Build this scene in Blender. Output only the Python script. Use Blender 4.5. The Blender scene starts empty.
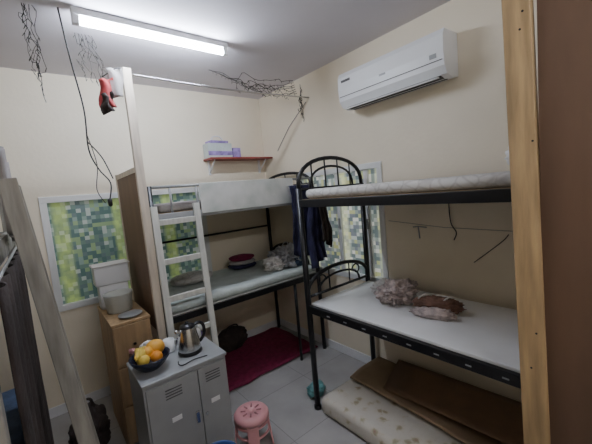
import bpy, bmesh, math, random
from mathutils import Vector, Matrix, noise
random.seed(7)
# ---------------------------------------------------------------- materials
def ramp(nt,cols,interp='LINEAR'):
    r=nt.nodes.new('ShaderNodeValToRGB'); cr=r.color_ramp; cr.interpolation=interp
    while len(cr.elements)<len(cols): cr.elements.new(0.5)
    for e,(p,c) in zip(cr.elements,cols): e.position=p; e.color=(*c,1)
    return r
def mat(name,col,rough=.5,metal=0,var=0.08,scale=6,bump=0,emit=None,es=0,alpha=1,bscale=None,detail=4,trans=0,stretch=None):
    m=bpy.data.materials.new(name); m.use_nodes=True; nt=m.node_tree
    b=nt.nodes['Principled BSDF']; b.inputs['Roughness'].default_value=rough; b.inputs['Metallic'].default_value=metal
    tc=nt.nodes.new('ShaderNodeTexCoord'); n=nt.nodes.new('ShaderNodeTexNoise'); n.inputs['Scale'].default_value=scale; n.inputs['Detail'].default_value=detail
    src=tc.outputs['Object']
    if stretch:
        mp=nt.nodes.new('ShaderNodeMapping'); mp.inputs['Scale'].default_value=stretch; nt.links.new(src,mp.inputs[0]); src=mp.outputs[0]
    nt.links.new(src,n.inputs['Vector'])
    lo=tuple(max(0,c*(1-var)) for c in col); hi=tuple(min(1,c*(1+var)) for c in col)
    r=ramp(nt,[(.3,lo),(.7,hi)]); nt.links.new(n.outputs['Fac'],r.inputs[0]); nt.links.new(r.outputs[0],b.inputs['Base Color'])
    if bump:
        n2=nt.nodes.new('ShaderNodeTexNoise'); n2.inputs['Scale'].default_value=bscale or scale*6; nt.links.new(src,n2.inputs['Vector'])
        bp=nt.nodes.new('ShaderNodeBump'); bp.inputs['Strength'].default_value=bump; bp.inputs['Distance'].default_value=.01
        nt.links.new(n2.outputs['Fac'],bp.inputs['Height']); nt.links.new(bp.outputs[0],b.inputs['Normal'])
    if emit: b.inputs['Emission Color'].default_value=(*emit,1); b.inputs['Emission Strength'].default_value=es
    if alpha<1: b.inputs['Alpha'].default_value=alpha
    if trans: b.inputs['Transmission Weight'].default_value=trans
    return m
M={}
M['wall']=mat('cream_wall_paint',(.84,.755,.60),.55,var=.045,scale=1.7,bump=.15,bscale=30,detail=8)
M['ceil']=mat('ceiling_paint',(.68,.65,.69),.8,var=.06,scale=1.2,bump=.1,bscale=20)
M['black']=mat('black_metal',(.012,.012,.014),.35,.3)
M['white']=mat('white_plastic',(.82,.83,.84),.35,var=.02)
M['alum']=mat('white_aluminium',(.78,.79,.78),.4,.1,var=.03)
M['pine']=mat('pine_wood',(.42,.285,.14),.6,var=.3,scale=5,bump=.2,stretch=(6,6,.6))
M['pine_pale']=mat('pale_wood',(.70,.61,.50),.6,var=.15,scale=5,stretch=(6,6,.6))
M['ply']=mat('brown_plywood',(.21,.125,.07),.6,var=.12,scale=3,stretch=(3,3,.6))
M['ply_d']=mat('dark_brown_plywood',(.125,.070,.040),.6,var=.15,scale=3,stretch=(3,3,.6))
M['woodcab']=mat('oak_veneer',(.36,.235,.12),.55,var=.28,scale=4,stretch=(5,5,.7))
M['steel']=mat('grey_painted_steel',(.34,.35,.355),.4,.1,var=.07)
M['steel_d']=mat('dark_gap',(.08,.08,.08),.5)
M['chrome']=mat('brushed_steel',(.6,.6,.6),.25,1,var=.05)
M['maroon']=mat('maroon_fabric',(.20,.013,.055),.9,var=.25,scale=25,bump=.6)
M['pink']=mat('pink_plastic',(.66,.32,.33),.4,var=.04)
M['pinkd']=mat('pink_lid_and_hole_shade',(.35,.14,.15),.4,var=.04)  # jar lid colour, also the painted shade in the stool holes
M['blue']=mat('blue_plastic',(.04,.10,.30),.4,var=.04)
M['card']=mat('brown_cardboard',(.29,.205,.12),.8,var=.2,scale=4)
M['board']=mat('white_bed_board',(.82,.82,.82),.3,var=.06,scale=3)
M['orange']=mat('orange_peel',(.75,.28,.03),.5,var=.1,scale=20,bump=.2)
M['mango']=mat('mango_skin',(.80,.40,.05),.45,var=.15,scale=8)
M['banana']=mat('banana_skin',(.70,.50,.08),.5,var=.15,scale=10)
M['navy']=mat('navy_ceramic',(.02,.025,.05),.25,var=.1)
M['navycloth']=mat('navy_cloth',(.025,.025,.07),.9,var=.4,scale=10,bump=.4)
M['dark']=mat('dark_cloth',(.03,.02,.017),.9,var=.4,scale=8,bump=.4)
M['greycloth']=mat('grey_cloth',(.34,.32,.31),.9,var=.2,scale=8,bump=.4)
M['bluecloth']=mat('blue_blanket',(.05,.08,.15),.9,var=.4,scale=10,bump=.4)
M['sheet']=mat('pale_green_sheet',(.52,.57,.55),.9,var=.12,scale=7,bump=.4)
M['teal']=mat('teal_plastic',(.12,.30,.30),.5,var=.4,scale=14,bump=.4)
M['red']=mat('red_cloth',(.33,.04,.04),.8,var=.3)
M['paper']=mat('white_paper',(.78,.76,.74),.8,var=.05)
M['redshelf']=mat('red_shelf_wood',(.27,.05,.04),.5,var=.2)
M['mauve']=mat('mauve_plastic_bag',(.56,.46,.44),.35,var=.4,scale=22,bump=1)
M['brownbag']=mat('brown_fabric',(.19,.10,.07),.8,var=.4,scale=12,bump=.5)
M['wbag']=mat('white_grey_bag',(.50,.50,.53),.4,var=.5,scale=18,bump=1)
M['clear']=mat('translucent_plastic',(.70,.72,.66),.3,var=.05,alpha=.7)
M['tube']=mat('tube_light_glow',(1,1,1),.5,emit=(.78,.86,1.0),es=160)
M['tube2']=mat('rear_tube_light_glow',(1,1,1),.5,emit=(.88,.90,.95),es=115)
M['wire']=mat('black_wire',(.02,.02,.02),.6)
M['gwire']=mat('grey_wire',(.30,.28,.25),.6)
M['purple']=mat('purple_carton',(.30,.22,.50),.6,var=.4,scale=20)
M['ladder']=mat('whitewashed_wood',(.66,.66,.61),.6,var=.14,scale=5,stretch=(6,6,.6))
M['ladgrey']=mat('grey_ladder_wood',(.31,.295,.26),.6,var=.35,scale=5,detail=8,stretch=(6,6,.9))
M['grille']=mat('black_grille',(.03,.03,.03),.7)

def pattern_mat(name,kind):
    m=bpy.data.materials.new(name); m.use_nodes=True; nt=m.node_tree; b=nt.nodes['Principled BSDF']; L=nt.links.new
    tc=nt.nodes.new('ShaderNodeTexCoord')
    if kind=='floor':
        br=nt.nodes.new('ShaderNodeTexBrick'); br.offset=0; br.inputs['Scale'].default_value=1
        br.inputs['Brick Width'].default_value=.6; br.inputs['Row Height'].default_value=.6; br.inputs['Mortar Size'].default_value=.003
        br.inputs['Color1'].default_value=(.46,.445,.43,1); br.inputs['Color2'].default_value=(.43,.415,.40,1); br.inputs['Mortar'].default_value=(.30,.29,.28,1)
        L(tc.outputs['Object'],br.inputs['Vector'])
        n=nt.nodes.new('ShaderNodeTexNoise'); n.inputs['Scale'].default_value=3; n.inputs['Detail'].default_value=8; L(tc.outputs['Object'],n.inputs['Vector'])
        r=ramp(nt,[(.3,(.8,.8,.8)),(.7,(1,1,1))]); L(n.outputs['Fac'],r.inputs[0])
        mx=nt.nodes.new('ShaderNodeMix'); mx.data_type='RGBA'; mx.blend_type='MULTIPLY'; mx.inputs['Factor'].default_value=1
        L(br.outputs['Color'],mx.inputs['A']); L(r.outputs[0],mx.inputs['B']); L(mx.outputs['Result'],b.inputs['Base Color'])
        b.inputs['Roughness'].default_value=.2
    if kind in('filmL','filmR'):
        sn=nt.nodes.new('ShaderNodeVectorMath'); sn.operation='SNAP'; sn.inputs[1].default_value=(.038,.038,.038); L(tc.outputs['Object'],sn.inputs[0])
        wn=nt.nodes.new('ShaderNodeTexWhiteNoise'); L(sn.outputs[0],wn.inputs['Vector'])
        k=.8 if kind=='filmL' else 1.7
        cols=[(0,(.08,.14,.13)),(.25,(.12,.19,.16)),(.45,(.20,.28,.24)),(.62,(.11,.16,.16)),(.75,(.22,.31,.17)),(.9,(.36,.41,.37))]
        if kind=='filmR': cols=[(0,(.14,.18,.18)),(.25,(.26,.31,.28)),(.45,(.44,.48,.44)),(.62,(.18,.20,.22)),(.75,(.42,.44,.22)),(.9,(.62,.62,.56))]
        r=ramp(nt,cols,'CONSTANT')
        L(wn.outputs['Value'],r.inputs[0])
        sp=nt.nodes.new('ShaderNodeSeparateXYZ'); L(tc.outputs['Object'],sp.inputs[0])
        wv=nt.nodes.new('ShaderNodeMath'); wv.operation='SINE'
        ml=nt.nodes.new('ShaderNodeMath'); ml.operation='MULTIPLY'; ml.inputs[1].default_value=13
        L(sp.outputs['X' if kind=='filmL' else 'Y'],ml.inputs[0]); L(ml.outputs[0],wv.inputs[0])
        r2=ramp(nt,[(.6,(0,0,0)),(.9,(1,1,1))]); L(wv.outputs[0],r2.inputs[0])
        n=nt.nodes.new('ShaderNodeTexNoise'); n.inputs['Scale'].default_value=14; L(tc.outputs['Object'],n.inputs['Vector'])
        m2=nt.nodes.new('ShaderNodeMath'); m2.operation='MULTIPLY'; L(r2.outputs[0],m2.inputs[0]); L(n.outputs['Fac'],m2.inputs[1])
        mx=nt.nodes.new('ShaderNodeMix'); mx.data_type='RGBA'; L(m2.outputs[0],mx.inputs['Factor']); L(r.outputs[0],mx.inputs['A']); mx.inputs['B'].default_value=(.50,.64,.18,1) if kind=='filmL' else (.80,.82,.5,1)  # stripe tint paints bands of light shining through the window
        L(mx.outputs['Result'],b.inputs['Base Color']); L(mx.outputs['Result'],b.inputs['Emission Color']); b.inputs['Emission Strength'].default_value=.35*k  # emission stands in for outside light behind the film
        b.inputs['Roughness'].default_value=.25
    if kind=='mattress':
        v=nt.nodes.new('ShaderNodeTexVoronoi'); v.inputs['Scale'].default_value=10; L(tc.outputs['Object'],v.inputs['Vector'])
        n=nt.nodes.new('ShaderNodeTexNoise'); n.inputs['Scale'].default_value=14; n.inputs['Distortion'].default_value=2; L(tc.outputs['Object'],n.inputs['Vector'])
        ad=nt.nodes.new('ShaderNodeMath'); ad.operation='MULTIPLY'; L(v.outputs['Distance'],ad.inputs[0]); L(n.outputs['Fac'],ad.inputs[1])
        r=ramp(nt,[(0,(.34,.18,.14)),(.07,(.36,.33,.22)),(.13,(.54,.48,.38)),(.18,(.56,.52,.45)),(1,(.62,.59,.52))]); L(ad.outputs[0],r.inputs[0])
        L(r.outputs[0],b.inputs['Base Color']); b.inputs['Roughness'].default_value=.85
    if kind=='quilt':
        v=nt.nodes.new('ShaderNodeTexVoronoi'); v.inputs['Scale'].default_value=14; v.feature='DISTANCE_TO_EDGE'; L(tc.outputs['Object'],v.inputs['Vector'])
        r=ramp(nt,[(0,(.46,.44,.42)),(.12,(.60,.585,.56))]); L(v.outputs['Distance'],r.inputs[0]); L(r.outputs[0],b.inputs['Base Color'])
        bp=nt.nodes.new('ShaderNodeBump'); bp.inputs['Strength'].default_value=.3; L(v.outputs['Distance'],bp.inputs['Height']); L(bp.outputs[0],b.inputs['Normal']); b.inputs['Roughness'].default_value=.85
    if kind=='marble':
        n=nt.nodes.new('ShaderNodeTexNoise'); n.inputs['Scale'].default_value=5; n.inputs['Detail'].default_value=5; L(tc.outputs['Object'],n.inputs['Vector'])
        r=ramp(nt,[(.3,(.52,.56,.52)),(.5,(.66,.67,.64)),(.65,(.74,.74,.72))]); L(n.outputs['Fac'],r.inputs[0]); L(r.outputs[0],b.inputs['Base Color']); b.inputs['Roughness'].default_value=.35
    return m
for k in('floor','filmL','filmR','mattress','quilt','marble'): M[k]=pattern_mat(k+'_mat',k)

# ---------------------------------------------------------------- builder
class B:
    def __init__(s,name): s.name=name; s.bm=bmesh.new(); s.mats=[]
    def mi(s,m):
        m=M[m]
        if m not in s.mats: s.mats.append(m)
        return s.mats.index(m)
    def _tag(s,verts,m,smooth=False):
        i=s.mi(m); fs=set(f for v in verts for f in v.link_faces)
        for f in fs: f.material_index=i; f.smooth=smooth
        return fs
    def box(s,lo,hi,m,bev=0,seg=2,rot=None):
        lo=Vector(lo);hi=Vector(hi); c=(lo+hi)/2; d=hi-lo
        r=bmesh.ops.create_cube(s.bm,size=1); vs=r['verts']
        for v in vs: v.co=Vector((v.co.x*d.x,v.co.y*d.y,v.co.z*d.z))
        if bev:
            es=list(set(e for v in vs for e in v.link_edges))
            q=bmesh.ops.bevel(s.bm,geom=es,offset=bev,segments=seg,affect='EDGES',profile=.5)
            vs=[v for v in s._island(q['verts'][0])]
        for v in vs:
            if rot is not None: v.co=rot@v.co
            v.co+=c
        s._tag(vs,m,bev>0 and seg>2); return vs
    def _island(s,v0):
        seen={v0}; st=[v0]
        while st:
            v=st.pop()
            for e in v.link_edges:
                o=e.other_vert(v)
                if o not in seen: seen.add(o); st.append(o)
        return list(seen)
    def tube(s,pts,r,m,seg=8,closed=False,sub=0):
        pts=[Vector(p) for p in pts]
        if sub:
            out=[]; n=len(pts)
            for i in range(n-1):
                p0=pts[max(i-1,0)];p1=pts[i];p2=pts[i+1];p3=pts[min(i+2,n-1)]
                for k in range(sub):
                    t=k/sub
                    out.append(.5*((2*p1)+(p2-p0)*t+(2*p0-5*p1+4*p2-p3)*t*t+(3*p1-p0-3*p2+p3)*t**3))
            out.append(pts[-1]); pts=out
        rs=r if isinstance(r,(list,tuple)) else [r]*len(pts)
        t=(pts[1]-pts[0]).normalized(); up=Vector((0,0,1)) if abs(t.z)<.9 else Vector((1,0,0))
        nrm=t.cross(up).normalized(); rings=[]
        for i,p in enumerate(pts):
            a=pts[max(i-1,0)];b=pts[min(i+1,len(pts)-1)]; t=(b-a).normalized()
            nrm=(nrm-t*nrm.dot(t)).normalized(); bn=t.cross(nrm)
            rings.append([s.bm.verts.new(p+(nrm*math.cos(2*math.pi*k/seg)+bn*math.sin(2*math.pi*k/seg))*rs[min(i,len(rs)-1)]) for k in range(seg)])
        i=s.mi(m)
        for a,b in zip(rings,rings[1:]):
            for k in range(seg):
                f=s.bm.faces.new((a[k],a[(k+1)%seg],b[(k+1)%seg],b[k])); f.material_index=i; f.smooth=True
        for rg in(rings[0][::-1],rings[-1]):
            f=s.bm.faces.new(rg); f.material_index=i
    def lathe(s,prof,c,m,seg=28,sx=1,sy=1):
        c=Vector(c); i=s.mi(m); rings=[]
        for r,z in prof:
            if r<1e-5: rings.append([s.bm.verts.new(c+Vector((0,0,z)))])
            else: rings.append([s.bm.verts.new(c+Vector((r*sx*math.cos(2*math.pi*k/seg),r*sy*math.sin(2*math.pi*k/seg),z))) for k in range(seg)])
        for a,b in zip(rings,rings[1:]):
            for k in range(seg):
                k2=(k+1)%seg
                if len(a)==1 and len(b)==1: continue
                vs=(a[0],b[k2],b[k]) if len(a)==1 else ((a[k],a[k2],b[0]) if len(b)==1 else (a[k],a[k2],b[k2],b[k]))
                f=s.bm.faces.new(vs); f.material_index=i; f.smooth=True
    def blob(s,c,sc,m,amp=.15,fr=2.,sub=4,flat=None,seed=0,rotz=0,crease=0):
        r=bmesh.ops.create_icosphere(s.bm,subdivisions=sub,radius=1); vs=r['verts']; c=Vector(c); R=Matrix.Rotation(rotz,3,'Z')
        for v in vs:
            d=v.co.normalized(); n=noise.noise(d*fr+Vector((seed,seed*2,0)))+.5*noise.noise(d*fr*2.7+Vector((0,seed,3)))
            if amp>.12: n+=.35*(.5-abs(noise.noise(d*fr*3.5+Vector((seed,1,9)))))*2
            w=1+amp*n
            if crease: w-=crease*(1-min(1,abs(noise.noise(d*5.5+Vector((seed,4,2))))*5))+crease*.6*(1-min(1,abs(noise.noise(d*11+Vector((2,seed,5))))*4))
            q=d*w; q=Vector((q.x*sc[0],q.y*sc[1],q.z*sc[2])); 
            v.co=R@q+c
            if flat is not None and v.co.z<flat: v.co.z=flat+.0005*random.random()
        s._tag(vs,m,True)
    def sheet(s,fn,nu,nv,m,th=.006):
        g=[[s.bm.verts.new(fn(i/nu,j/nv)) for j in range(nv+1)] for i in range(nu+1)]; k=s.mi(m); fs=[]
        for i in range(nu):
            for j in range(nv):
                f=s.bm.faces.new((g[i][j],g[i+1][j],g[i+1][j+1],g[i][j+1])); f.material_index=k; f.smooth=True; fs.append(f)
        s.bm.normal_update()
        if th:
            g2=bmesh.ops.solidify(s.bm,geom=fs,thickness=th)
            for f in g2['geom']:
                if isinstance(f,bmesh.types.BMFace): f.material_index=k; f.smooth=True
    def done(s,recalc=True):
        if recalc: bmesh.ops.recalc_face_normals(s.bm,faces=s.bm.faces)
        me=bpy.data.meshes.new(s.name); s.bm.to_mesh(me); s.bm.free()
        for m in s.mats: me.materials.append(m)
        o=bpy.data.objects.new(s.name,me); bpy.context.collection.objects.link(o); return o
def Z(a): return Matrix.Rotation(a,3,'Z')
def plank(b,p0,p1,w,t,m,wd=Vector((1,0,0))):
    p0=Vector(p0);p1=Vector(p1); d=(p1-p0); L=d.length; z=d.normalized(); x=(wd-z*wd.dot(z)).normalized(); y=z.cross(x)
    rot=Matrix((x,y,z)).transposed(); c=(p0+p1)/2
    b.box(c-Vector((w/2,t/2,L/2)),c+Vector((w/2,t/2,L/2)),m,.003,2,rot)

# ---------------------------------------------------------------- room shell
H=3.08; XL=-3.55; YB=-5.6
b=B('floor'); b.box((XL-.1,YB-.1,-.1),(.1,.1,0),'floor'); b.done()
b=B('ceiling'); b.box((XL-.1,YB-.1,H),(.1,.1,H+.1),'ceil'); b.done()
def wall_with_hole(name,axis,a0,a1,h0,h1,z0,z1):
    b=B(name)
    def bx(u0,u1,w0,w1):
        if axis=='x': b.box((u0,0,w0),(u1,.14,w1),'wall')
        else: b.box((0,u0,w0),(.14,u1,w1),'wall')
    bx(a0,h0,0,H); bx(h1,a1,0,H); bx(h0,h1,0,z0); bx(h0,h1,z1,H); b.done()
wall_with_hole('wall_back','x',XL,0.14,-2.42,-.92,.95,1.98)
wall_with_hole('wall_right','y',YB,0,-1.85,-.70,.90,2.03)
b=B('wall_left'); b.box((XL-.12,YB,0),(XL,.14,H),'wall'); b.done()
b=B('wall_front'); b.box((XL,YB-.12,0),(.14,YB,H),'wall'); b.done()
def window(name,axis,u0,u1,z0,z1,film,mull):
    b=B(name)
    def bx(a0,a1,w0,w1,d0,d1,m,bev=0):
        if axis=='x': b.box((a0,d0,w0),(a1,d1,w1),m,bev)
        else: b.box((d0,a0,w0),(d1,a1,w1),m,bev)
    f=.045
    bx(u0-.01,u1+.01,z1-f,z1+.01,-.015,.06,'alum',.003); bx(u0-.01,u1+.01,z0-.01,z0+f,-.015,.06,'alum',.003)
    bx(u0-.01,u0+f,z0+f,z1-f,-.015,.06,'alum',.003); bx(u1-f,u1+.01,z0+f,z1-f,-.015,.06,'alum',.003)
    for mm in mull: bx(mm-.025,mm+.025,z0+f,z1-f,.005,.055,'alum',.003)
    bx(u0+f,u1-f,z0+f,z1-f,.03,.04,film)
    for mm in mull: bx(mm-.012,mm+.012,(z0+z1)/2-.05,(z0+z1)/2+.05,-.01,.006,'steel')
    b.done()
window('window_1','x',-2.42,-.92,.95,1.98,'filmL',[-1.67])
window('window_2','y',-1.85,-.70,.90,2.03,'filmR',[-1.66,-1.28])
b=B('baseboard_right'); b.box((-.012,YB,0),(0,0,.09),'board'); b.done()
b=B('baseboard_back'); b.box((XL,-.012,0),(-.012,0,.09),'board'); b.done()

# ---------------------------------------------------------------- tube lights
def tubelight(name,x0,x1,y,mt):
    b=B(name); b.box((x0-.02,y-.025,H-.045),(x1+.02,y+.025,H-.001),'white',.006)
    b.tube([(x0+.02,y,H-.075),(x1-.02,y,H-.075)],.02,mt,12)
    for x in(x0,x1): b.box((x-.02,y-.02,H-.10),(x+.02,y+.02,H-.04),'white',.005)
    b.done()
tubelight('tube_light',-2.12,-1.11,-1.22,'tube')
tubelight('tube_light',-2.3,-1.2,-4.3,'tube2')

# ---------------------------------------------------------------- air conditioner
b=B('air_conditioner')
y0,y1=-2.56,-1.60
prof=[(-.003,2.55),(-.10,2.535),(-.17,2.55),(-.205,2.60),(-.215,2.70),(-.21,2.80),(-.19,2.84),(-.003,2.845)]
i=b.mi('white'); R1=[b.bm.verts.new((x,y0,z)) for x,z in prof]; R2_=[b.bm.verts.new((x,y1,z)) for x,z in prof]
for k in range(len(prof)):
    k2=(k+1)%len(prof); f=b.bm.faces.new((R1[k],R1[k2],R2_[k2],R2_[k])); f.material_index=i
for r in(R1,R2_[::-1]): b.bm.faces.new(r).material_index=i
b.box((-.165,y0+.05,2.536),(-.06,y1-.05,2.548),'grille')  # flat black panel marks the air outlet
b.box((-.205,y0+.06,2.535),(-.11,y1-.06,2.545),'white',rot=Matrix.Rotation(math.radians(-14),3,'Y'))
b.box((-.2125,y0+.01,2.635),(-.20,y1-.01,2.64),'steel_d')
b.box((-.216,y1-.14,2.755),(-.2,y1-.04,2.775),'steel_d',.002); b.box((-.216,y1-.50,2.685),(-.2,y1-.44,2.70),'steel',.002)
b.box((-.2155,y0+.05,2.66),(-.2,y0+.10,2.69),'steel',.002)
b.done()

# ---------------------------------------------------------------- bunk bed right
def arch(b,x0,x1,y,zb,zt,axis='x',bars=4):
    pts=[]; n=16
    for k in range(n+1):
        a=math.pi*k/n; u=(x0+x1)/2-(x1-x0)/2*math.cos(a); z=zb+(zt-zb)*math.sin(a)**.7
        pts.append((u,y,z) if axis=='x' else (y,u,z))
    b.tube(pts,.017,'black',8)
    ins=(x1-x0)*.16; pts=[]
    for k in range(n+1):
        a=math.pi*k/n; u=(x0+x1)/2-((x1-x0)/2-ins)*math.cos(a); z=zb+(zt-zb-.07)*math.sin(a)**.7
        pts.append((u,y,z) if axis=='x' else (y,u,z))
    b.tube(pts,.010,'black',8)
    P=lambda u,z:(u,y,z) if axis=='x' else (y,u,z)
    b.tube([P(x0,zb+.01),P(x1,zb+.01)],.012,'black',8)
    for k in range(bars):
        u=x0+(x1-x0)*(k+1)/(bars+1); a=math.acos(max(-1,min(1,1-2*(u-x0)/(x1-x0))))
        b.tube([P(u,zb),P(u,zb+(zt-zb)*math.sin(a)**.7)],.007,'black',6)
def scroll(b,x,y,z,r,d=1):
    b.tube([(x+d*r*math.cos(a)*(1-a/9),y,z+r*math.sin(a)*(1-a/9)) for a in [k*.45 for k in range(13)]],.007,'black',6)
b=B('bunk_bed')
bx0,bx1,by1,by0=-.83,-.06,-1.66,-3.56
for x in(bx0,bx1):
    for y in(by0,by1):
        b.tube([(x,y,0),(x,y,1.86)],.024,'black',12)
        b.tube([(x,y,0),(x,y,.03)],.03,'black',12)
for z in(.875,1.74):
    for x in(bx0,bx1): b.box((x-.018,by0,z-.03),(x+.018,by1,z+.03),'black',.004)
    for y in(by0,by1): b.box((bx0,y-.018,z-.03),(bx1,y+.018,z+.03),'black',.004)
    for k in range(1,7):
        y=by0+(by1-by0)*k/7; b.box((bx0,y-.015,z-.012),(bx1,y+.015,z+.008),'black')
arch(b,bx0,bx1,by1,1.84,2.10); arch(b,bx0,bx1,by0,1.84,2.08)
arch(b,bx0,bx1,by1,.96,1.17,bars=2)
scroll(b,bx0+.16,by1+.0,1.07,.06); scroll(b,bx1-.16,by1,1.07,.06,-1)
b.box((bx0+.01,by0+.02,.905),(bx1-.01,by1-.02,.925),'board',.004)
b.box((bx0+.01,by0+.02,1.755),(bx1-.01,by1-.02,1.772),'card')
for k in range(9):
    y=-1.9-.17*k; b.box((bx0-.0195,y-.015,.868),(bx0-.0175,y+.015,.876),'steel')
b.done()
def mattress(name,lo,hi,m,bev=.03,wav=.006):
    b=B(name); vs=b.box(lo,hi,m,bev,3)
    geom=list(set(e for v in vs for e in v.link_edges))
    long=[e for e in geom if e.calc_length()>.3]
    bmesh.ops.subdivide_edges(b.bm,edges=long,cuts=18,use_grid_fill=True)
    for v in b.bm.verts:
        n=noise.noise(v.co*4)+.5*noise.noise(v.co*11)
        if v.co.z>lo[2]+.02: v.co.z+=n*wav
        v.co.x+=noise.noise(v.co*5+Vector((5,0,0)))*wav*.7*(1 if v.co.z>lo[2]+.01 else 0)
    for f in b.bm.faces: f.smooth=True
    return b.done()
mattress('bed_mattress',(-.81,-3.5,1.775),(-.09,-1.70,1.845),'quilt',.03)
mattress('floor_mattress',(-.86,-3.5,.002),(-.14,-1.72,.15),'mattress',.045,.008)
b=B('cardboard_sheet')
def cf(u,v):
    x=-.52+u*.42-.10*v; y=-1.76-v*1.66
    return Vector((x,y,.175+.012*math.sin(u*3+v*4)+.01*noise.noise(Vector((x*4,y*4,0)))+.02*u))
b.sheet(cf,14,26,'card',.006)
def cf2(u,v):
    x=-.50+u*.40; y=-2.10-v*1.15+.12*u
    return Vector((x,y,.215+.05*v+.03*u))
b.sheet(cf2,6,6,'ply',.005)
b.done()
b=B('plastic_bag'); b.blob((-.38,-2.20,1.00),(.16,.13,.085),'mauve',.35,2.2,5,.927,3,crease=.22)
b.blob((-.30,-2.03,.975),(.10,.09,.065),'paper',.4,2.2,5,.927,8,crease=.22)
b.tube([(-.46,-2.20,.98),(-.50,-2.23,1.03),(-.52,-2.26,1.0),(-.52,-2.27,.94)],.006,'mauve',6,sub=5); b.done()
b=B('rolled_jacket'); b.blob((-.42,-2.54,.98),(.065,.15,.055),'brownbag',.25,2.4,5,.927,5,rotz=.30,crease=.12)
b.blob((-.52,-2.57,.958),(.038,.13,.040),'mauve',.3,2.4,4,.927,9,rotz=.30,crease=.18)
for k in range(3): b.tube([(-.47+.02*k,-2.43-.08*k,1.02),(-.42+.02*k,-2.45-.08*k,1.04),(-.37+.02*k,-2.46-.08*k,1.02)],.006,'paper',6,sub=4)
b.done()
b=B('tissue_bag'); b.blob((-.30,-3.05,1.93),(.10,.10,.09),'paper',.3,2.2,4,1.86,12,crease=.15); b.done()

# ---------------------------------------------------------------- bunk bed back
b=B('bunk_bed')
lx0,lx1,ly0,ly1=-1.76,-.07,-.96,-.06
for x in(lx0,lx1):
    for y in(ly0,ly1): b.tube([(x,y,0),(x,y,1.98)],.022,'black',12)
for z in(.88,1.73):
    for y in(ly0,ly1): b.box((lx0,y-.016,z-.028),(lx1,y+.016,z+.028),'black' if z<1 else 'steel',.004)
    for x in(lx0,lx1): b.box((x-.016,ly0,z-.028),(x+.016,ly1,z+.028),'black',.004)
    for k in range(1,7):
        x=lx0+(lx1-lx0)*k/7; b.box((x-.015,ly0,z-.01),(x+.015,ly1,z+.01),'black')
b.box((lx0+.02,ly0+.02,1.745),(lx1-.02,ly1-.02,1.762),'card')
b.box((lx0+.02,ly0+.02,.90),(lx1-.02,ly1-.02,.915),'board')
b.box((-1.36,ly0-.028,1.725),(-.34,ly0-.016,1.985),'marble',.003)
b.tube([(lx0,ly0,1.97),(lx1,ly0,1.97)],.012,'steel',8)
for x in(-1.6,-1.38): b.tube([(x,ly0,1.75),(x,ly0,1.97)],.009,'steel',6)
arch(b,ly0,ly1,lx1,1.90,2.06,'y',3)
arch(b,ly0,ly1,lx1,.96,1.20,'y',3)
b.tube([(-.42,ly0+.0,.0),(-.42,ly0,.86)],.016,'black',8)
b.tube([(lx0,ly1,1.42),(lx1,ly1,1.42)],.012,'black',8)
b.done()
mattress('bed_mattress',(-1.72,-.95,.918),(-.12,-.10,1.0),'sheet',.03)
mattress('bed_mattress',(-1.70,-.93,1.766),(-.12,-.10,1.84),'greycloth',.03)
b=B('bed_pillow'); b.blob((-1.30,-.38,1.05),(.22,.15,.06),'quilt',.08,1.5,4,1.004,61); b.done()
b=B('maroon_floor_mat')
def mf(u,v):
    x=-1.62+u*1.50; y=-.90+v*.82
    e=min(u,1-u,v,1-v); return Vector((x+.02*noise.noise(Vector((v*5,u,1))),y+.02*noise.noise(Vector((u*7,v,2))),.012+.045*min(1,e*14)+.008*noise.noise(Vector((x*7,y*7,0)))))
b.sheet(mf,50,26,'maroon',-.01); b.done()
b=B('storage_carton'); b.box((-1.56,-.42,.075),(-1.20,-.12,.33),'card',.004); b.box((-1.39,-.425,.075),(-1.36,-.115,.333),'paper'); b.box((-1.50,-.40,.335),(-1.26,-.14,.46),'purple',.004); b.done()
b=B('travel_bag'); b.blob((-.88,-.26,.20),(.20,.11,.13),'dark',.14,1.6,5,.075,77); b.tube([(-.97,-.30,.30),(-.94,-.34,.38),(-.84,-.34,.38),(-.81,-.30,.30)],.009,'dark',8,sub=5); b.done()
b=B('grocery_bag'); b.blob((-.33,-.72,1.11),(.18,.16,.12),'wbag',.35,2.3,5,1.003,21,crease=.22)
b.blob((-.50,-.74,1.07),(.12,.11,.08),'paper',.35,2.3,5,1.003,23,crease=.22); b.blob((-.24,-.80,1.07),(.08,.07,.08),'bluecloth',.35,2.3,4,1.003,25)
b.tube([(-.38,-.72,1.17),(-.36,-.74,1.27),(-.30,-.74,1.27),(-.28,-.72,1.17)],.006,'wbag',6,sub=5); b.done()
b=B('folded_blanket')
for k in range(3): b.blob((-.66,-.30,1.035+.045*k),(.17-.01*k,.14,.035),['navycloth','greycloth','maroon'][k],.10,1.6,4,1.003,71+k)
b.done()
b=B('hanging_clothes')
def hc(x0,x1,z0,z1,y,s):
    def f(u,v):
        x=x0+(x1-x0)*u; z=z1-(z1-z0)*v
        return Vector((x+.02*math.sin(v*5+s),y+.03*math.sin(u*15+s)*(.3+.7*v)+.02*noise.noise(Vector((u*4,v*5,s))),z-.05*math.sin(u*3.1+s)*v))
    return f
b.sheet(hc(-.46,-.13,1.20,1.90,-1.07,0),24,20,'navycloth',.01)
b.sheet(hc(-.30,-.12,1.06,1.74,-1.14,2),20,20,'navycloth',.01)
b.sheet(hc(-.20,-.09,1.25,1.78,-1.20,4),16,20,'dark',.01)
b.tube([(-.42,-1.0,1.90),(-.11,-1.08,1.90)],.006,'chrome',6)
b.done()

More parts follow.
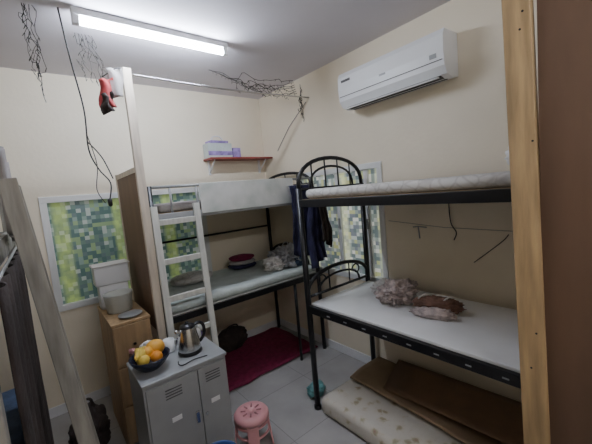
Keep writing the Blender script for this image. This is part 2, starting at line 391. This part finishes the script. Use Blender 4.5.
# ---------------------------------------------------------------- partition with post by the back bunk
b=B('plywood_partition')
b.box((-1.85,-1.035,0),(-1.79,-.995,2.84),'pine_pale',.003)
b.box((-1.845,-.99,.85),(-1.825,-.27,2.12),'ply',.002)
b.box((-1.85,-.30,0),(-1.81,-.26,2.14),'pine_pale',.002)
b.box((-1.85,-.99,2.09),(-1.81,-.27,2.13),'pine_pale')
b.done()
b=B('curtain_rod'); b.tube([(-1.785,-.98,2.815),(-.9,-.985,2.80),(-.004,-.98,2.835)],.008,'chrome',8,sub=4); b.done()
b=B('hanging_bag')
def hb(u,v):
    return Vector((-1.86-.10*u+.01*math.sin(v*5),-1.06+.02*math.sin(u*6+v*3),2.82-.02*u-.20*v))
b.sheet(hb,10,12,'greycloth',.006)
def hb2(u,v):
    return Vector((-1.93-.09*u+.01*math.sin(v*7),-1.08+.03*math.sin(u*6+v*3),2.74-.20*v-.03*u))
b.sheet(hb2,10,12,'red',.01)
def hb3(u,v):
    return Vector((-1.95-.07*u+.01*math.sin(v*7),-1.10+.02*math.sin(u*6+v*3),2.64-.13*v-.03*u))
b.sheet(hb3,8,8,'dark',.01)
b.tube([(-1.845,-1.04,2.83),(-1.90,-1.06,2.81),(-1.99,-1.06,2.74)],.004,'wire',6); b.done()

b=B('bunk_ladder')
T=lambda x,s:(x,-1.15+.13*s,1.82*s)
plank(b,T(-1.78,0.005),T(-1.76,1),.05,.03,'ladder'); plank(b,T(-1.44,0.005),T(-1.42,1),.05,.03,'ladder')
for s in(.12,.28,.44,.60,.76,.93): plank(b,Vector(T(-1.76,s)),Vector(T(-1.44,s)),.045,.022,'ladder',Vector((0,0,1)))
b.done()

b=B('wall_shelf'); b.box((-.86,-.21,2.285),(-.01,-.002,2.305),'redshelf',.002)
for x in(-.80,-.10): b.box((x-.012,-.02,2.12),(x+.012,-.002,2.285),'white'); b.tube([(x,-.012,2.14),(x,-.18,2.28)],.008,'white',6)
b.done()
b=B('carton_box'); b.box((-.86,-.17,2.306),(-.56,-.03,2.47),'sheet',.003); b.box((-.83,-.17,2.471),(-.60,-.04,2.50),'purple',.003,rot=Z(.1)); b.box((-.545,-.16,2.306),(-.44,-.05,2.42),'purple',.003)
b.box((-.862,-.1725,2.33),(-.558,-.168,2.38),'purple')
b.tube([(-.80,-.12,2.50),(-.76,-.12,2.55),(-.68,-.12,2.55),(-.64,-.12,2.50)],.008,'paper',6,sub=4); b.done()

# ---------------------------------------------------------------- wires / fairy lights
b=B('hanging_cable')
b.tube([(-2.20,-1.2,3.07),(-2.17,-1.15,2.8),(-2.13,-1.1,2.5),(-2.13,-1.05,2.25),(-2.08,-1.0,2.12),(-2.02,-1.0,2.02),(-2.04,-1.0,1.9)],.005,'wire',6,sub=6)
b.tube([(-2.13,-1.05,2.3),(-2.05,-1.0,2.2),(-2.00,-1.0,2.05)],.004,'wire',6,sub=6)
b.tube([(-2.13,-1.06,2.35),(-2.09,-1.02,2.15),(-2.11,-1.0,1.98),(-2.07,-1.0,1.88)],.003,'wire',6,sub=6)
b.lathe([(0,0),(.014,.01),(.015,.05),(.008,.06),(0,.06)],(-2.04,-1.0,1.85),'wire',10); b.done()
def strand(b,p0,p1,sag,n=26,wob=.04,seed=0,r=.0018,bulbs=True):
    p0=Vector(p0);p1=Vector(p1); pts=[]
    for k in range(n+1):
        t=k/n; p=p0.lerp(p1,t); p.z-=sag*4*t*(1-t)
        p+=Vector((noise.noise(Vector((t*6,seed,0))),noise.noise(Vector((t*6,seed,5))),noise.noise(Vector((t*6,seed,9)))))*wob*2*min(1,4*t*(1-t)+.2)
        p.z=min(p.z,H-.005); p.x=min(p.x,-.006); p.y=min(p.y,-.006); pts.append(p)
    b.tube(pts,r,'wire',5)
    if bulbs:
        for k in range(1,n,3):
            p=pts[k]; b.tube([p,p+Vector((random.uniform(-.015,.015),random.uniform(-.01,.01),-.02))],[.003,.0015],'wire',5)
b=B('fairy_light_string')
for k in range(5): strand(b,(-2.37+.012*k,-1.15,3.075),(-2.345+.03*random.random(),-1.14+.02*k,2.68-.05*k*random.random()),0,22,.03,k*3.3)
for k in range(6): strand(b,(-2.09+.02*k,-.9,3.075),(-2.04+.035*k,-.8,2.80-.02*(k%3)),.03,12,.05,20+k)
strand(b,(-2.07,-.9,3.07),(-1.6,-.3,3.07),.15,20,.05,31); strand(b,(-2.37,-1.15,3.07),(-2.3,-.05,3.02),.10,20,.03,37)
b.done()
b=B('fairy_light_string')
for k in range(7): strand(b,(-1.0+.05*k,-.68-.01*k,3.07-.015*k),(-.10,-.85-.008*k,3.04-.025*k),.03+.06*random.random(),26,.04,50+k,.0025)
for k in range(7): strand(b,(-.80+.09*k,-.76,3.0),(-.76+.10*k,-.82,2.84+.02*(k%3)),.02,8,.03,70+k,.0022)
for k in range(4): strand(b,(-.03,-.88,3.0-.03*k),(-.02,-.88+.02*k,2.60+.04*k),0,18,.025,80+k,.0025)
b.done()
b=B('wall_rope'); b.tube([(-.01,-.93,2.80),(-.01,-.6,2.60),(-.01,-.33,2.36)],.004,'gwire',6); b.done()
b=B('wall_cable'); b.tube([(-.008,-2.45,1.70),(-.008,-2.46,1.5),(-.008,-2.5,1.42),(-.008,-2.48,1.36)],.004,'wire',6,sub=5)
b.tube([(-.008,-2.85,1.42),(-.008,-2.80,1.36),(-.008,-2.62,1.20)],.003,'wire',6,sub=5); b.done()
b=B('wall_hook'); b.tube([(-.004,-2.14,1.45),(-.03,-2.2,1.46),(-.004,-2.26,1.45)],.005,'steel',6); b.tube([(-.03,-2.2,1.46),(-.03,-2.21,1.36)],.006,'steel',6); b.done()
b=B('wall_rope'); b.tube([(-.006,-1.9,1.50),(-.006,-2.4,1.455),(-.006,-3.0,1.44)],.0022,'gwire',6); b.done()

# ---------------------------------------------------------------- near-right post and brown panel
b=B('plywood_partition')
plank(b,(-.978,-3.262,.001),(-.978,-3.200,2.85),.09,.045,'pine',Vector((0,1,0)))
b.box((-.985,-4.55,.02),(-.965,-3.27,2.82),'ply_d')
b.box((-1.0,-4.60,0),(-.95,-4.552,2.85),'pine',.003)
for z in(2.42,2.36,1.95,1.2,1.05): b.tube([(-1.003,-3.235+.02*math.sin(z*9),z),(-.99,-3.235+.02*math.sin(z*9),z)],.004,'black',8)
b.done()

# ---------------------------------------------------------------- steel cabinet
b=B('steel_cabinet')
cx0,cx1,cy0,cy1,cz=-2.12,-1.59,-1.645,-1.25,.80
b.box((cx0,cy0+.012,.04),(cx1,cy1,cz-.02),'steel',.003); b.box((cx0-.006,cy0-.004,cz-.022),(cx1+.006,cy1+.004,cz),'steel',.005)
b.box((cx0+.02,cy0+.03,0),(cx1-.02,cy1-.03,.04),'steel_d')
mid=(cx0+cx1)/2+.06
for a0,a1 in((cx0+.012,mid-.003),(mid+.003,cx1-.012)):
    b.box((a0,cy0-.002,.06),(a1,cy0+.014,cz-.04),'steel',.003)
    for k in range(4): b.box(((a0+a1)/2-.05,cy0-.004,cz-.09-.018*k),((a0+a1)/2+.05,cy0-.001,cz-.084-.018*k),'steel_d')
    b.box(((a0+a1)/2-.03,cy0-.005,.50),((a0+a1)/2+.03,cy0-.001,.53),'board',.001)
b.box((mid-.045,cy0-.016,.42),(mid-.02,cy0-.002,.50),'chrome',.004); b.tube([(mid+.03,cy0-.01,.45),(mid+.03,cy0+.0,.45)],.01,'chrome',10)
b.done()
b=B('fruit_bowl'); c=(-2.02,-1.46,cz+.001)
b.lathe([(0,.006),(.05,.006),(.055,0),(.06,.004),(.09,.03),(.115,.065),(.122,.085),(.117,.085),(.108,.066),(.085,.036),(.05,.014),(0,.012)],c,'navy',32)
def V(x,y,z): return (c[0]+x,c[1]+y,c[2]+z)
b.blob(V(.045,.03,.11),(.060,.054,.050),'mango',.06,1.2,3,None,2); b.blob(V(-.03,.055,.085),(.038,.038,.036),'orange',.02,1,3)
b.blob(V(-.045,-.03,.08),(.038,.038,.036),'banana',.02,1,3); b.blob(V(.03,-.045,.08),(.037,.037,.035),'orange',.02,1,3); b.blob(V(-.01,.0,.11),(.037,.037,.035),'mango',.04,1,3)
for k in range(3):
    b.tube([V(-.09+.02*k,-.05+.01*k,.10),V(-.07+.02*k,-.01,.125),V(-.06+.02*k,.04,.125),V(-.06+.02*k,.085,.10)],[.005]*2+[.015]*12+[.013]*4+[.005]*3,'banana',8,sub=6)
b.done()
b=B('electric_kettle'); c=(-1.76,-1.45,cz+.001)
b.lathe([(0,0),(.078,0),(.080,.012),(.078,.018),(0,.018)],c,'black',28)
b.lathe([(0,.02),(.074,.02),(.076,.03),(.070,.09),(.058,.15),(.052,.175),(.05,.18)],c,'chrome',32)
b.lathe([(.052,.178),(.048,.192),(.03,.2),(.01,.204),(.012,.216),(0,.22)],c,'black',28)
b.tube([(c[0]-.045,c[1],c[2]+.14),(c[0]-.075,c[1],c[2]+.168),(c[0]-.085,c[1],c[2]+.178)],[.018,.013,.010],'chrome',10)
b.tube([(c[0]+.045,c[1],c[2]+.18),(c[0]+.09,c[1],c[2]+.185),(c[0]+.115,c[1],c[2]+.15),(c[0]+.11,c[1],c[2]+.09),(c[0]+.075,c[1],c[2]+.05)],.011,'black',10,sub=5); b.done()
b=B('tissue_bag'); b.blob((-1.98,-1.293,cz+.055),(.065,.032,.06),'paper',.25,2.3,4,cz+.002,31,crease=.15); b.done()
b=B('coffee_mug'); c=(-1.86,-1.32,cz+.001); b.lathe([(0,0),(.034,0),(.038,.01),(.038,.085),(.034,.085),(.033,.012),(0,.01)],c,'white',24)
b.tube([(c[0]+.036,c[1],c[2]+.07),(c[0]+.062,c[1],c[2]+.06),(c[0]+.06,c[1],c[2]+.03),(c[0]+.036,c[1],c[2]+.02)],.005,'white',8,sub=4); b.done()
b=B('food_can'); c=(-1.75,-1.315,cz+.001); b.lathe([(0,0),(.034,0),(.036,.004),(.033,.008),(.033,.10),(.036,.104),(.034,.108),(0,.106)],c,'white',24); b.lathe([(.0335,.02),(.0338,.02),(.0338,.085),(.0335,.085)],c,'teal',24); b.done()
b=B('spray_bottle'); c=(-1.655,-1.33,cz+.001); b.lathe([(0,0),(.025,0),(.027,.01),(.027,.08),(.012,.10),(.012,.12),(.014,.12),(.014,.14),(0,.142)],c,'paper',20); b.done()
b=B('spice_jar'); c=(-2.085,-1.285,cz+.001); b.lathe([(0,0),(.022,0),(.024,.01),(.024,.06),(.018,.07)],c,'brownbag',20); b.lathe([(.02,.068),(.021,.09),(0,.092)],c,'pinkd',20); b.done()
b=B('charging_cable'); b.tube([(-1.70,-1.60,cz+.005),(-1.78,-1.585,cz+.006),(-1.86,-1.60,cz+.005),(-1.88,-1.57,cz+.005),(-1.87,-1.53,cz+.005)],.0035,'wire',6,sub=6); b.done()

b=B('wooden_cabinet')
wx0,wx1,wy0,wy1,wz=-2.15,-1.89,-1.02,-.36,1.0
for x in(wx0,wx1-.018): b.box((x,wy0+.01,.0),(x+.018,wy1,wz-.02),'woodcab')
b.box((wx0-.005,wy0,wz-.02),(wx1+.005,wy1,wz),'woodcab',.003); b.box((wx0+.018,wy1-.01,.05),(wx1-.018,wy1,wz-.02),'woodcab')
for z in(.06,.36,.66): b.box((wx0+.018,wy0+.012,z),(wx1-.018,wy1-.01,z+.018),'woodcab')
for z0,z1 in((.08,.36),(.38,.66),(.68,.975)):
    b.box((wx0+.004,wy0-.006,z0),(wx1-.004,wy0+.01,z1),'woodcab',.003); b.tube([((wx0+wx1)/2,wy0-.006,(z0+z1)/2),((wx0+wx1)/2,wy0-.024,(z0+z1)/2)],[.007,.011],'black',10)
b.done()
b=B('plastic_tub'); c=(-2.03,-.68,wz+.001)
b.lathe([(0,0),(.088,0),(.092,.008),(.105,.14),(.11,.15),(.106,.15),(.100,.142),(.086,.012),(0,.01)],c,'clear',30)
b.lathe([(0,.01),(.084,.012),(.094,.10),(0,.105)],c,'paper',30); b.done()
b=B('storage_box'); b.box((-2.16,-.56,wz+.20),(-1.90,-.40,wz+.36),'white',.012,3); b.box((-2.17,-.57,wz+.36),(-1.89,-.39,wz+.375),'paper',.006)
b.box((-2.14,-.55,wz+.001),(-1.92,-.41,wz+.20),'board',.01,3); b.done()
b=B('plate'); b.lathe([(0,.004),(.05,.0),(.085,.016),(.085,.02),(.05,.008),(0,.01)],(-2.0,-.91,wz+.001),'steel',28); b.done()

b=B('plastic_stool'); c=(-1.43,-1.61,0)
b.lathe([(0,.262),(.02,.262),(.022,.268),(.10,.272),(.125,.266),(.138,.25),(.14,.225),(.133,.225),(.12,.255),(0,.256)],c,'pink',32,.93,.93)
for k in range(8):
    a=k*math.pi/4+.2; b.tube([(c[0]+.04*math.cos(a),c[1]+.04*math.sin(a),.270),(c[0]+.075*math.cos(a),c[1]+.075*math.sin(a),.271)],.006,'pinkd',6)  # raised dark strips stand for shaded holes in the seat
for k in range(4):
    a=math.pi/4+k*math.pi/2+.3; ca,sa=math.cos(a),math.sin(a)
    plank(b,(c[0]+.138*ca,c[1]+.138*sa,0.001),(c[0]+.112*ca,c[1]+.112*sa,.25),.08,.012,'pink',Vector((-sa,ca,0)))
for z,rr in((.13,.120),(.20,.117)):
    b.tube([(c[0]+rr*math.cos(t*math.pi/16),c[1]+rr*math.sin(t*math.pi/16),z) for t in range(33)],.010,'pink',6)
b.done()
b=B('water_bucket'); c=(-1.82,-1.90,0)
b.lathe([(0,0),(.09,0),(.092,.01),(.115,.32),(.125,.325),(.125,.335),(.118,.338),(.112,.33),(.09,.015),(0,.012)],c,'blue',32)
b.tube([(c[0]-.12,c[1],.32),(c[0]-.11,c[1]-.08,.30),(c[0],c[1]-.135,.285),(c[0]+.11,c[1]-.08,.30),(c[0]+.12,c[1],.32)],.004,'chrome',6,sub=5); b.done()
b=B('crumpled_rag'); b.blob((-.72,-1.52,.05),(.08,.07,.06),'teal',.35,2.2,4,.002,41,crease=.15); b.done()
b=B('cloth_bag'); b.blob((-2.36,-.75,.16),(.12,.16,.18),'dark',.25,2,5,.002,44); b.tube([(-2.42,-.78,.30),(-2.40,-.80,.42),(-2.33,-.78,.42),(-2.31,-.75,.30)],.01,'dark',8,sub=5); b.done()
b=B('cloth_bag'); b.blob((-2.24,-1.22,.09),(.08,.10,.10),'greycloth',.25,2,4,.002,47); b.done()
b=B('shoe_box'); b.box((-2.50,-1.42,.001),(-2.34,-1.08,.20),'greycloth',.004); b.box((-2.505,-1.425,.16),(-2.335,-1.075,.215),'card',.004); b.done()
b=B('water_bottle'); c=(-2.42,-1.25,.217); b.lathe([(0,0),(.035,0),(.037,.01),(.037,.15),(.015,.19),(.015,.21),(0,.212)],c,'clear',20); b.lathe([(.017,.20),(.017,.225),(0,.227)],c,'blue',16); b.done()

# ---------------------------------------------------------------- left bunk (foreground left)
b=B('bunk_bed')
for x in(-2.62,-3.45):
    for y in(-2.55,-.75): b.box((x-.025,y-.025,0),(x+.025,y+.025,2.0),'ladgrey',.004)
for z in(.55,1.70):
    for x in(-2.62,-3.45): b.box((x-.018,-2.55,z-.05),(x+.018,-.75,z+.05),'ladgrey',.004)
    for y in(-2.55,-.75): b.box((-3.45,y-.018,z-.05),(-2.62,y+.018,z+.05),'ladgrey',.004)
    b.box((-3.43,-2.53,z+.02),(-2.64,-.77,z+.04),'card')
b.done()
mattress('bed_mattress',(-3.42,-2.5,.592),(-2.65,-.8,.72),'bluecloth',.04)
mattress('bed_mattress',(-3.42,-2.5,1.742),(-2.65,-.8,1.84),'quilt',.04)
b=B('privacy_curtain')
def pc(u,v):
    y=-2.50+u*1.35; z=1.66-v*1.25
    return Vector((-2.572+.012*math.sin(u*38)+.006*noise.noise(Vector((u*8,v*3,0))),y,z))
b.sheet(pc,80,12,'dark',.004); b.tube([(-2.578,-2.50,1.665),(-2.578,-1.15,1.665)],.006,'steel',8); b.done()
b=B('hanging_clothes')
def pc2(u,v):
    y=-1.62+u*.42; z=2.16-v*.42
    return Vector((-2.568+.018*math.sin(u*20+v),y,z+.03*math.sin(u*6)))
b.sheet(pc2,24,14,'greycloth',.008)
b.done()
b=B('wooden_ladder')
for y,d in((-2.10,.0),(-1.70,.012)): plank(b,(-2.34+d,y,.005),(-2.53,y,1.98),.055,.035,'ladgrey',Vector((1,0,0)))
for s in(.15,.3,.45,.6,.75,.9):
    x=-2.34-.19*s; plank(b,(x,-2.10,1.98*s),(x,-1.70,1.98*s+.01),.04,.025,'ladgrey',Vector((0,0,1)))
b.done()

# ---------------------------------------------------------------- world + camera
w=bpy.data.worlds.new('world'); bpy.context.scene.world=w; w.use_nodes=True
w.node_tree.nodes['Background'].inputs[0].default_value=(.6,.65,.7,1); w.node_tree.nodes['Background'].inputs[1].default_value=.5
yaw,pt,rl,f=0.6753,0.0967,-0.0909,322.4664
F=Vector((math.sin(yaw)*math.cos(pt),math.cos(yaw)*math.cos(pt),-math.sin(pt))); Rt=Vector((math.cos(yaw),-math.sin(yaw),0)); U=Rt.cross(F)
R2=Rt*math.cos(rl)+U*math.sin(rl); U2=U*math.cos(rl)-Rt*math.sin(rl)
cam=bpy.data.cameras.new('camera'); cam.sensor_width=36; cam.lens=f/592*36; cam.clip_start=.02
co=bpy.data.objects.new('camera',cam); bpy.context.collection.objects.link(co)
mw=Matrix((R2,U2,-F)).transposed().to_4x4(); mw.translation=Vector((-2.4696,-3.6385,1.8458)); co.matrix_world=mw
bpy.context.scene.camera=co
